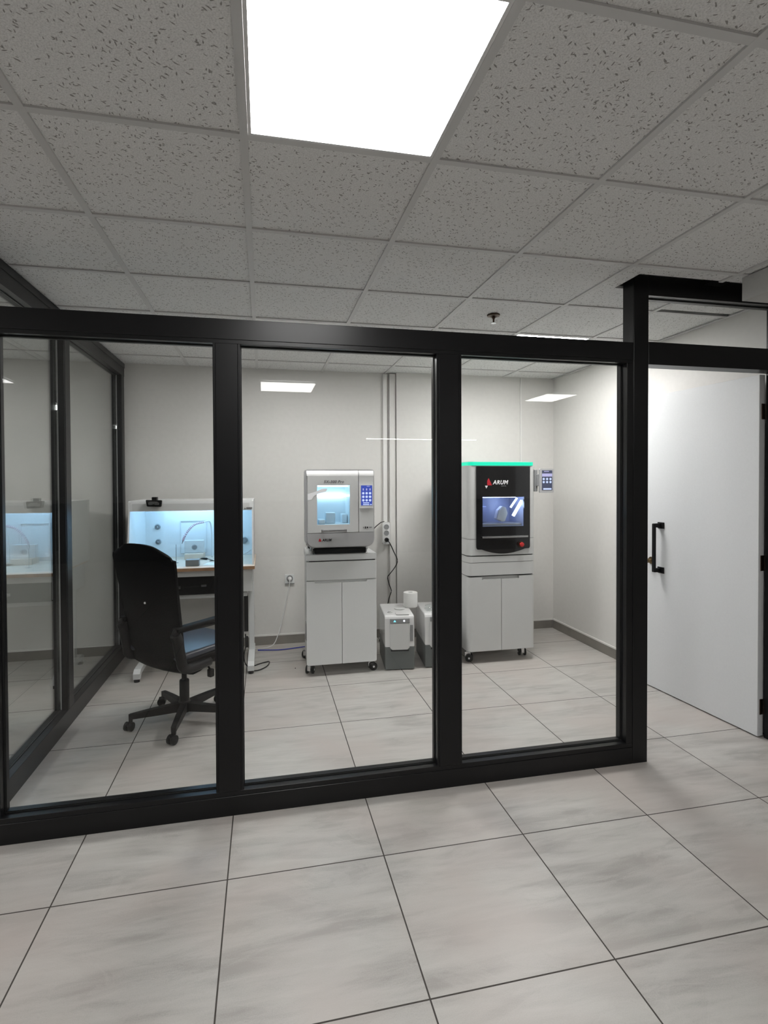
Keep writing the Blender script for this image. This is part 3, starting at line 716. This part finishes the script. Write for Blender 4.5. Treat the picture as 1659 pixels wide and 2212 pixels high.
# tablet style control pad on a bracket at its side
cp = obj('control_pad', plate(rrect(2.262, 2.392, 1.404, 1.606, .010), 4.065, 4.085), M_SILVER, mb)
obj('display', B(2.281, 2.376, 4.0640, 4.0648, 1.425, 1.592), E_SCRD, cp)
bm = bmesh.new()
for r in range(2):
    for c in range(3): cyl(bm, (2.297+.031*c, 4.0638, 1.520-.026*r), (2.297+.031*c, 4.0632, 1.520-.026*r), .010, seg=14)
box(bm, 2.293, 2.368, 4.0632, 4.0639, 1.430, 1.443)
obj('icon', bm, E_SCRW, cp, split=True)
obj('icon', Bs((2.282, 2.374, 4.0632, 4.0639, 1.540, 1.566), (2.300, 2.345, 4.0632, 4.0639, 1.580, 1.586)), E_SCRL, cp, split=True)
obj('bracket', Bs((2.2335, 2.262, 4.10, 4.13, 1.415, 1.600), (2.245, 2.35, 4.0855, 4.10, 1.46, 1.56), bev=.004), M_MGREY, mb)

# ================================================================== DUST EXTRACTORS
def extractor(name, label, x, y, rz):
    t = thing(name, label, 'dust extractor', (x, y, 0), rz, 'dust extractors on the floor')
    Wd, D = .236, .43
    L_('base', B(0, Wd, 0, D, .006, .186, bev=.006), M_DGREY, t)
    L_('foot', Bs((.012, .05, .02, .06, 0, .0065), (Wd-.05, Wd-.012, .02, .06, 0, .0065), (.012, .05, D-.06, D-.02, 0, .0065), (Wd-.05, Wd-.012, D-.06, D-.02, 0, .0065)), M_BLK, t, split=True)
    prof = [(.0, .1865), (D, .1865), (D, .436), (.05, .432), (.018, .425), (.012, .41)]
    L_('housing', plate(prof, 0, Wd, plane='YZ', bev=.004), M_GLOSSW, t)
    # recessed grey front panel with its lip reaching into the base
    L_('front_flap', plate([(.040, .183), (.058, .166), (.178, .166), (.196, .183), (.196, .375), (.040, .375)], -.007, .012), M_WHITE2, t)
    L_('grip', B(.046, .190, -.0085, -.0005, .155, .164, bev=.002), M_BLK, t)
    c = L_('control_strip', B(.042, .197, -.0085, .011, .378, .412, bev=.001), M_MGREY, t)
    L_('indicator', plate([(.066, .389), (.088, .389), (.077, .404)], -.0105, -.0088), E_LED, c)
    bm = bmesh.new(); lathe(bm, [(.008, -.0088), (.008, -.012)], (.152, 0, .396), seg=16, axis='Y'); L_('knob', bm, E_LEDW, c)
    L_('side_slot', B(Wd-.033, Wd-.012, -.0035, .003, .232, .360), M_MGREY, t)
    bm = plate(rrect(.095, .200, .035, .105, .004), .4335, .4375, plane='XY'); L_('lid', bm, M_GLOSSW, t)
    bm = bmesh.new(); lathe(bm, [(.045, .437), (.045, .440), (.040, .441)], (.15, .24, 0), seg=24); L_('hose_cover', bm, M_GLOSSW, t, smooth=40)
    bm = bmesh.new(); lathe(bm, [(.022, .434), (.022, .437), (.012, .438), (.012, .443)], (.055, .13, 0), seg=24); L_('latch', bm, M_WHITE2, t, smooth=40)
    return t
extractor('dust_extractor', 'white and grey dust extractor with lit control strip, next to the silver machine cabinet', .935, 4.095, -.115)
e2 = extractor('dust_extractor', 'white and grey dust extractor half hidden behind the black post', 1.262, 4.080, -.115)
# plastic cover and paper roll lying on them
t = tag(obj('paper_roll', lathe(bmesh.new(), [(.020, .437), (.060, .437), (.060, .555), (.058, .558), (.021, .558), (.020, .555), (.020, .438)], (1.222, 4.37, 0), seg=40), M_PAPER, smooth=50), 'white paper roll standing across the tops of the two dust extractors', 'paper roll')
bm = bmesh.new(); lathe(bm, [(.062, .4455), (.060, .452), (.052, .470), (.030, .478), (.010, .480)], (1.36, 4.22, 0), seg=28)
tag(obj('plastic_cover', bm, M_CLEAR, smooth=60), 'clear plastic cover lying on the half hidden dust extractor', 'cover')

# ================================================================== WORKBENCH
TBX0, TBX1 = -.985, -.075
wk = thing('workbench', 'white workbench with wood edged top under the blue lit hood', 'workbench', (-.53, 4.53, 0))
obj('tabletop', Bs((TBX0, TBX1+.004, 4.200, 4.90, .834, .856), bev=.002), M_WTOP, wk)
obj('edge_band', B(TBX0, TBX1+.004, 4.194, 4.1995, .833, .8565), M_WOOD, wk)
obj('apron', B(-.94, -.178, 4.235, 4.255, .785, .8335), M_WHITE2, wk)
for x0, x1 in ((-.985, -.94), (-.178, -.089)):
    obj('side_panel', B(x0, x1, 4.235, 4.80, .655, .8335, bev=.002), M_WHITE2, wk)
for x in (-.945, -.107):
    lg = obj('leg', B(x-.022, x+.022, 4.60, 4.66, .082, .655, bev=.003), M_WHITE, wk)
    prof = [(4.262, .022), (4.262, .062), (4.30, .088), (4.78, .088), (4.82, .062), (4.82, .022), (4.79, .022), (4.76, .050), (4.32, .050), (4.292, .022)]
    obj('foot_bar', plate(prof, x-.025, x+.025, plane='YZ'), M_WHITE, lg)
    bm = bmesh.new()
    for y in (4.277, 4.805): cyl(bm, (x, y, 0), (x, y, .0215), .021, seg=20)
    obj('rubber_foot', bm, M_BLK, lg, split=True)
sbx = obj('suction_box', B(-.93, -.185, 4.27, 4.60, .640, .7845, bev=.004), M_BLK, wk)
obj('latch', Bs((-.660, -.625, 4.262, 4.269, .690, .712), (-.475, -.435, 4.262, 4.269, .700, .716)), M_STEEL, sbx, split=True)
bm = bmesh.new(); tube(bm, [(-.60, 4.262, .700), (-.55, 4.256, .703), (-.49, 4.262, .706)], .004); obj('hose_stub', bm, M_BLK, sbx)
obj('shelf', B(-.94, -.13, 4.30, 4.66, .605, .636, bev=.002), M_WHITE2, wk)
obj('cable_duct', B(-.166, -.132, 4.50, 4.54, .27, .605), M_BLK, wk)

# extraction hood on the bench, open front, lit inside
HX0, HX1, HYT, HYB_, HZ0, HZ1 = -1.005, -.080, 4.36, 4.88, .857, 1.362
hd_ = thing('extraction_hood', 'white box hood lit blue inside, standing on the workbench', 'hood', (-.54, 4.6, .857))
hf = [(4.268, HZ0), (4.325, 1.281), (4.330, HZ1-.008), (4.345, HZ1), (HYB_, HZ1), (HYB_, HZ0)]
for x0, x1 in ((HX0, HX0+.012), (HX1-.012, HX1)):
    obj('side_panel', plate(hf, x0, x1, plane='YZ'), M_WHITE, hd_)
obj('back_panel', B(HX0+.012, HX1-.012, HYB_-.012, HYB_, HZ0, HZ1-.012), M_WHITE, hd_)
obj('top_panel', B(HX0+.0125, HX1-.0125, 4.345, HYB_, HZ1-.0118, HZ1, bev=.001, seg=1), M_WHITE, hd_)
bm = bmesh.new()
prof = [(4.326, 1.283), (4.332, HZ1-.010), (4.350, HZ1-.012), (4.370, HZ1-.02), (4.370, 1.283)]
hdr = obj('header', plate(prof, HX0+.0125, HX1-.0125, plane='YZ'), M_WHITE, hd_)
obj('header_panel', B(HX0+.03, HX1-.03, 4.3265, 4.3300, 1.287, 1.340), M_WHITE2, hdr)
obj('lamp_bar', B(-.86, -.24, 4.385, 4.41, 1.300, 1.318), E_HOOD, hd_)
obj('lamp_bar', B(-.86, -.24, 4.72, 4.745, 1.325, 1.343), E_HOOD, hd_)
fr = plate([(4.270, HZ0+.004), (4.3255, 1.280), (4.3285, 1.280), (4.273, HZ0+.004)], HX0+.0125, HX1-.0125, plane='YZ')
obj('front_pane', fr, M_CLEAR, hd_)
def disc(x, z, r):
    bm = bmesh.new(); lathe(bm, [(r, 0), (r, -.010), (r*.72, -.014), (r*.68, -.006), (r*.45, -.006), (r*.40, -.016), (r*.1, -.018)], (x, HYB_-.0125, z), seg=28, axis='Y')
    obj('port', bm, M_MGREY, hd_, smooth=35)
disc(-.895, 1.122, .024); disc(-.890, .992, .024); disc(-.168, .985, .030)
sf = rect(-.705, -.495, .893, 1.166)
obj('inner_frame', plate(rect(-.712, -.488, .886, 1.173), HYB_-.022, HYB_-.0125, holes=[sf]), M_WHITE2, hd_)  # greyer than the hood panels: relief shading put into the colour
# switches on the header
bm = bmesh.new(); cyl(bm, (-.145, 4.326, 1.296), (-.145, 4.318, 1.296), .006, seg=12); obj('switch', bm, M_MGREY, hd_)
bm = bmesh.new()
for x, wx in ((-.126, .008), (-.103, .013)):
    merge(bm, plate(rrect(x-wx, x+wx, 1.293, 1.305, .004), 4.320, 4.326, holes=[rect(x-wx+.004, x+wx-.004, 1.2965, 1.3015)]))
obj('switch', bm, M_TEXT_D, hd_, split=True)
# clamp lamp hooked over the hood
t = thing('clip_lamp', 'small black clip-on lamp hooked over the front edge of the hood', 'lamp', (-.81, 4.33, 1.365))
obj('clamp', B(-.834, -.796, 4.31, 4.36, 1.3625, 1.392, bev=.003), M_BLK, t)
obj('housing', plate([(-.872, 1.372), (-.758, 1.368), (-.764, 1.318), (-.864, 1.322)], 4.285, 4.318, bev=.003), M_BLK, t)
obj('reflector', plate([(-.855, 1.350), (-.838, 1.360), (-.790, 1.358), (-.774, 1.348), (-.776, 1.334), (-.800, 1.332), (-.815, 1.340), (-.832, 1.333), (-.852, 1.334)], 4.281, 4.2845), M_STEEL, t)
# things on the bench top
ZTB = .8565
tag(obj('equipment_box', B(-.592, -.492, 4.292, 4.36, ZTB, .906, bev=.003), M_MGREY), 'small dark grey box standing at the front edge of the workbench', 'box')
t = thing('suction_unit', 'pale square suction unit with round port, standing inside the hood', 'suction unit', (-.57, 4.74, ZTB))
obj('body', B(-.655, -.500, 4.71, 4.77, ZTB+.050, 1.012, bev=.003), M_WHITE2, t)
obj('base', B(-.650, -.498, 4.66, 4.80, ZTB, ZTB+.049, bev=.003), M_WTOP, t)
bm = bmesh.new(); lathe(bm, [(.022, 0), (.022, -.004), (.012, -.006), (.010, -.001), (.002, -.001)], (-.575, 4.7095, .955), seg=24, axis='Y'); obj('port', bm, M_MGREY, t, smooth=35)
t = thing('segmented_hose', 'curved mauve segmented hose arching inside the hood', 'hose', (-.652, 4.60, ZTB))
pts = [(-.652, 4.6, 1.024), (-.641, 4.6, 1.054), (-.615, 4.6, 1.099), (-.59, 4.6, 1.129), (-.56, 4.6, 1.156), (-.525, 4.6, 1.168), (-.49, 4.62, 1.172)]
bm = bmesh.new(); tube(bm, pts, .0065, seg=10); obj('hose', bm, M_GLOSSW, t, smooth='all')
bm = bmesh.new()
for i in range(len(pts)-1):
    a, b = Vector(pts[i]), Vector(pts[i+1])
    for q in (.15, .5, .85):
        p = a.lerp(b, q); d = (b-a).normalized()*.003; cyl(bm, p-d, p+d, .0095, seg=12)
obj('segment_ring', bm, M_PINK, t)
bm = bmesh.new(); cyl(bm, (-.652, 4.6, 1.024), (-.660, 4.6, .998), .006, .002, seg=12); obj('nozzle', bm, M_MGREY, t)
bm = bmesh.new(); tube(bm, [(-.49, 4.62, 1.172), (-.45, 4.70, 1.17), (-.44, 4.76, 1.08), (-.44, 4.78, .95), (-.44, 4.78, ZTB)], .006, seg=8); obj('support_arm', bm, M_WHITE, t, smooth='all')
t = thing('thin_stand', 'thin upright wire stand on a small round foot, left of the suction unit', 'stand', (-.690, 4.50, ZTB))
bm = bmesh.new(); lathe(bm, [(.018, ZTB), (.018, ZTB+.003), (.003, ZTB+.005), (.002, ZTB+.15)], (-.690, 4.50, 0), seg=16); obj('rod', bm, M_STEEL, t, smooth=40)
def handpiece(label, x, y, rz, l=.11):
    t = thing('handpiece', label, 'handpiece', (x, y, ZTB+.009), rz, 'handpieces on the bench')
    bm = bmesh.new(); lathe(bm, [(.004, 0), (.0085, .01), (.0085, l*.55), (.005, l*.8), (.003, l)], (0, 0, 0), seg=14, axis='X'); L_('barrel', bm, M_BLK, t, smooth=40)
    bm = bmesh.new(); tube(bm, [(0, 0, 0), (-.03, .01, -.003), (-.07, .03, -.005)], .003, seg=8); L_('cable', bm, M_BLK, t)
handpiece('black handpiece lying on the bench right of the suction unit', -.46, 4.62, 2.6, .07)
handpiece('black handpiece lying on the bench beside the black post', -.36, 4.52, .3, .09)
bm = bmesh.new(); tube(bm, [(-.20, 4.55, ZTB+.006), (-.17, 4.50, ZTB+.05), (-.13, 4.46, ZTB+.075), (-.098, 4.44, ZTB+.10)], .0035, seg=8)
tag(obj('white_cord', bm, M_GLOSSW, smooth='all'), 'thin white cord rising from the bench at the right end of the hood', 'cord')
sheet = plate([(-.47, 4.33), (-.36, 4.30), (-.33, 4.42), (-.44, 4.46)], ZTB+.0003, ZTB+.0018, plane='XY')
tag(obj('paper_sheet', sheet, M_PAPER), 'small white paper sheet lying on the workbench right of the grey box', 'paper')

# ================================================================== OFFICE CHAIR
CHX, CHY, CHR = -.500, 3.530, math.radians(47)
chair = thing('office_chair', 'black high back office chair in front of the workbench', 'office chair', (CHX, CHY, 0), CHR)
# local: +x = where the sitter faces, +y = sitter's left
bm = bmesh.new(); lathe(bm, [(.036, .055), (.036, .12), (.030, .125), (.030, .25), (.028, .255)], (0, 0, 0), seg=20); bc = L_('base', bm, M_BLK, chair, smooth=40)
for k in range(5):
    a = math.radians(195+72*k)-CHR
    bm = bmesh.new(); b2 = bmesh.new()
    sec = [(.02, .115, .020, .060), (.20, .105, .017, .064), (.315, .095, .015, .068)]
    rings = []
    for (d, zt, hw, zb) in sec: rings.append([b2.verts.new(p) for p in ((d, -hw, zb), (d, hw, zb), (d, hw, zt), (d, -hw, zt))])
    for p, q in zip(rings, rings[1:]):
        for i in range(4): b2.faces.new((p[i], p[(i+1) % 4], q[(i+1) % 4], q[i]))
    b2.faces.new(rings[0]); b2.faces.new(rings[-1])
    box(b2, .300, .322, -.012, .012, .050, .094)
    merge(bm, b2, 0, Matrix.Rotation(a, 4, 'Z')); arm = L_('star_arm', bm, M_BLK, bc)
    T = Matrix.Rotation(a, 4, 'Z') @ Matrix.Translation((.312, 0, 0)) @ Matrix.Rotation((.9, -.5, .4, 2.2, 1.0)[k], 4, 'Z')
    bm = bmesh.new()
    for s in (-1, 1): lathe(bm, [(.020, s*.004), (.0265, s*.006), (.0265, s*.022), (.019, s*.026)], (.012, 0, .0265), seg=24, axis='Y')
    box(bm, -.012, .030, -.006, .006, .030, .056, bev=.003)
    bm.transform(T); L_('caster', bm, M_BLK, arm, smooth=40)
bm = bmesh.new(); cyl(bm, (0, 0, .24), (0, 0, .395), .016, seg=20); L_('gas_lift', bm, M_BLK, chair, smooth=40)
bm = bmesh.new(); box(bm, -.11, .13, -.075, .075, .375, .415, bev=.01); L_('tilt_mechanism', bm, M_BLK, chair)
bm = bmesh.new(); tube(bm, [(.03, -.07, .385), (.05, -.13, .375), (.06, -.17, .33)], .006, seg=8); box(bm, .045, .078, -.19, -.155, .285, .335, bev=.007); L_('lever', bm, M_BLK, chair)
# seat
def softbox(x0, x1, y0, y1, z0, z1, r):
    return B(x0, x1, y0, y1, z0, z1, bev=r, seg=5)
bm = B(-.20, .275, -.240, .240, .415, .470, bev=.014); L_('seat_pan', bm, M_BLKM, chair, smooth=50)
bm = softbox(-.22, .280, -.238, .238, .460, .508, .022)
for v in bm.verts:
    if v.co.z > .48: v.co.z -= .5*(v.co.y**2)*.3 - .01*max(0, abs(v.co.y)-.1)*5
seat = L_('seat', bm, M_SEAT, chair, smooth='all')
L_('seam', Bs((-.15, .27, -.085, -.081, .496, .5045), (-.15, .27, .081, .085, .496, .5045)), M_BLKM, seat, split=True)
# tall one piece back shell: rows of a curved padded slab
NB, NW = 26, 14
def back_c(t):            # t 0 bottom .. 1 top -> (x, z, halfwidth)
    pts = [(0, -.06, .380, .215), (.06, -.15, .365, .235), (.14, -.215, .39, .25), (.30, -.250, .54, .255), (.50, -.275, .75, .258), (.70, -.305, .93, .272), (.88, -.325, 1.06, .285), (.96, -.336, 1.115, .268), (1, -.342, 1.150, .18)]
    for a, b in zip(pts, pts[1:]):
        if t <= b[0]:
            q = (t-a[0])/(b[0]-a[0]); return [a[k]+(b[k]-a[k])*q for k in (1, 2, 3)]
    return pts[-1][1:]
bm = bmesh.new(); F_, K_ = [], []
for i in range(NB+1):
    t = i/NB; x, z, hw = back_c(t)
    th = .060*(1-(2*max(t-.5, 0))**6*.7)
    rowf, rowk = [], []
    for j in range(NW+1):
        s = -1+2*j/NW; y = s*hw; wrap = .035*(s*s)
        top = -.035*(abs(s)**3) if t > .9 else 0
        e = (1-abs(s)**6)
        rowk.append(bm.verts.new((x+wrap-.002, y, z+top))); rowf.append(bm.verts.new((x+wrap+th*(.25+.75*e), y, z+top)))
    F_.append(rowf); K_.append(rowk)
for R_ in (F_, K_):
    for a, b in zip(R_, R_[1:]):
        for j in range(NW): bm.faces.new((a[j], a[j+1], b[j+1], b[j]))
for i in range(NB):
    for j in (0, NW): bm.faces.new((F_[i][j], K_[i][j], K_[i+1][j], F_[i+1][j]))
for i in (0, NB):
    for j in range(NW): bm.faces.new((F_[i][j], F_[i][j+1], K_[i][j+1], K_[i][j]))
L_('backrest', bm, M_BLKM, chair, smooth=70)
bm = bmesh.new(); lathe(bm, [(.007, 0), (.006, -.004), (.002, -.006)], (-.288, -.02, .80), seg=12, axis='X'); L_('back_button', bm, M_TEXT_W, chair)
for s in (-1, 1):
    bm = bmesh.new()
    # closed loop arm: pad on top, drop at the front, runs under the seat
    y = s*.250
    pf_ = [(-.250, .655), (-.235, .672), (.16, .655), (.205, .640), (.225, .600), (.215, .40), (.195, .385)]
    box(bm, 0, 1, 0, 1, 0, 1) if False else None
    tube(bm, [(-.265, y, .635), (-.235, y, .658), (-.05, y, .652), (.09, y, .645), (.135, y, .615), (.13, y, .52), (.09, y, .425), (.04, y*.85, .412)], .019, seg=12)
    tube(bm, [(-.262, y, .640), (-.245, y, .60), (-.225, y, .50), (-.19, y, .425), (.0, y*.9, .412)], .030, seg=12)
    ar = L_('armrest', bm, M_BLK, chair, smooth='all')
    L_('arm_pad', B(-.262, .115, y-.030, y+.030, .648, .678, bev=.012, seg=4), M_BLKM, ar, smooth='all')

# ================================================================== WALL SOCKETS AND CABLES
t = thing('wall_socket', 'white wall socket with a white plug, low on the wall left of the silver machine', 'socket', (.232, YW1, .60))
obj('plate', plate(rrect(.190, .274, .562, .644, .006), YW1-.010, YW1-.0005), M_WHITE, t)
bm = bmesh.new(); lathe(bm, [(.030, -.0105), (.030, -.013), (.024, -.0135), (.022, -.0115)], (.232, YW1, .606), seg=28, axis='Y'); obj('rim', bm, M_MGREY, t, smooth=40)
obj('lower_lip', B(.190, .274, YW1-.020, YW1-.0105, .558, .563), M_MGREY, t)
bm = bmesh.new(); lathe(bm, [(.018, -.011), (.019, -.035), (.010, -.045)], (.232, YW1, .606), seg=20, axis='Y')
tube(bm, [(.232, YW1-.040, .606), (.228, YW1-.045, .56), (.215, YW1-.035, .48), (.185, YW1-.03, .34), (.150, YW1-.04, .20), (.125, YW1-.07, .12), (.08, YW1-.10, .03), (.0, YW1-.12, .006), (-.10, YW1-.12, .006), (-.30, YW1-.10, .006)], .0042, seg=8)
tag(obj('power_cable', bm, M_GLOSSW, smooth=50), 'white power cable hanging from the low wall socket to the floor', 'cable', 'power cables')
t = thing('socket_strip', 'vertical white three gang socket strip on the wall right of the silver machine', 'socket strip', (1.14, YW1-.026, 1.01))
obj('body', plate(rrect(1.110, 1.180, .905, 1.115, .012), YW1-.062, YW1-.026), M_GLOSSW, t)
bm = bmesh.new()
for z in (1.070, 1.012): lathe(bm, [(.025, -.0625), (.025, -.066), (.020, -.066), (.020, -.0632)], (1.145, YW1, z), seg=24, axis='Y')
obj("socket_well", bm, M_MGREY, t, smooth=40, split=True)
bm = bmesh.new(); lathe(bm, [(.021, -.0665), (.021, -.085), (.014, -.10)], (1.145, YW1, .948), seg=20, axis='Y')
yk = YW1-.10
tube(bm, [(1.145, yk+.01, .948), (1.165, yk-.02, .92), (1.20, yk-.03, .84), (1.235, yk-.03, .76), (1.215, yk-.03, .70), (1.16, yk-.03, .63), (1.140, yk-.03, .60), (1.155, yk-.03, .53), (1.175, yk-.03, .47), (1.155, yk-.03, .41), (1.135, yk-.03, .32), (1.10, yk-.05, .15), (1.05, yk-.06, .008)], .0045, seg=8)
tag(obj('power_cable', bm, M_BLK, smooth=50), 'black wavy power cable hanging from the socket strip behind the dust extractors', 'cable', 'power cables')
bm = bmesh.new(); tube(bm, [(.855, 4.45, .955), (.89, 4.55, .962), (.96, 4.70, 1.06), (1.06, 4.84, 1.115), (1.125, YW1-.05, 1.122)], .0045, seg=8)
tag(obj('power_cable', bm, M_BLK, smooth='all'), 'thin black cable curving from the socket strip to the silver milling machine', 'cable', 'power cables')
bm = bmesh.new(); tube(bm, [(.885, 4.60, .70), (.888, 4.60, .55), (.905, 4.62, .44), (.925, 4.64, .36), (.92, 4.65, .22), (.92, 4.65, .05), (.93, 4.66, .009)], .008, seg=8)
tag(obj('suction_hose', bm, M_BLK, smooth='all'), 'black hose running down between the silver machine cabinet and the dust extractor', 'hose')
bm = bmesh.new(); tube(bm, [(-.06, 4.83, .006), (.0, 4.82, .006), (.15, 4.80, .006), (.36, 4.84, .006), (.50, 4.86, .006)], .0055, seg=8)
tag(obj('air_hose', bm, M_BLUE, smooth='all'), 'blue air hose lying on the floor between workbench and silver machine cabinet', 'hose')
bm = bmesh.new(); tube(bm, [(-.155, 4.50, .25), (-.150, 4.46, .18), (-.165, 4.42, .08), (-.13, 4.40, .012), (-.02, 4.48, .006), (.035, 4.50, .006), (.02, 4.40, .006), (-.04, 4.32, .006), (-.10, 4.305, .006)], .0048, seg=8)
tag(obj('power_cable', bm, M_BLK, smooth='all'), 'black cable looping on the floor at the right foot of the workbench', 'cable', 'power cables')
bm = B(-.160, -.134, 4.55, 4.59, .12, .21, bev=.008)
tag(obj('power_adapter', bm, M_BLK), 'black power adapter hanging beside the right bench leg', 'power adapter')
bm = bmesh.new(); tube(bm, [(2.245, 4.50, .56), (2.262, 4.50, .50), (2.268, 4.50, .42), (2.258, 4.50, .34), (2.240, 4.50, .30)], .004, seg=8)
tag(obj('air_hose', bm, M_BLUE, smooth='all'), 'dark blue hose bulging out at the right side of the black fronted machine', 'hose')
bm = bmesh.new(); bmesh.ops.create_icosphere(bm, subdivisions=2, radius=.004); bmesh.ops.translate(bm, verts=bm.verts, vec=(.24, 4.30, .004))
tag(obj('dropped_screw', bm, M_BLK, smooth='all'), 'tiny dark speck lying on the floor left of the silver machine cabinet', 'screw')
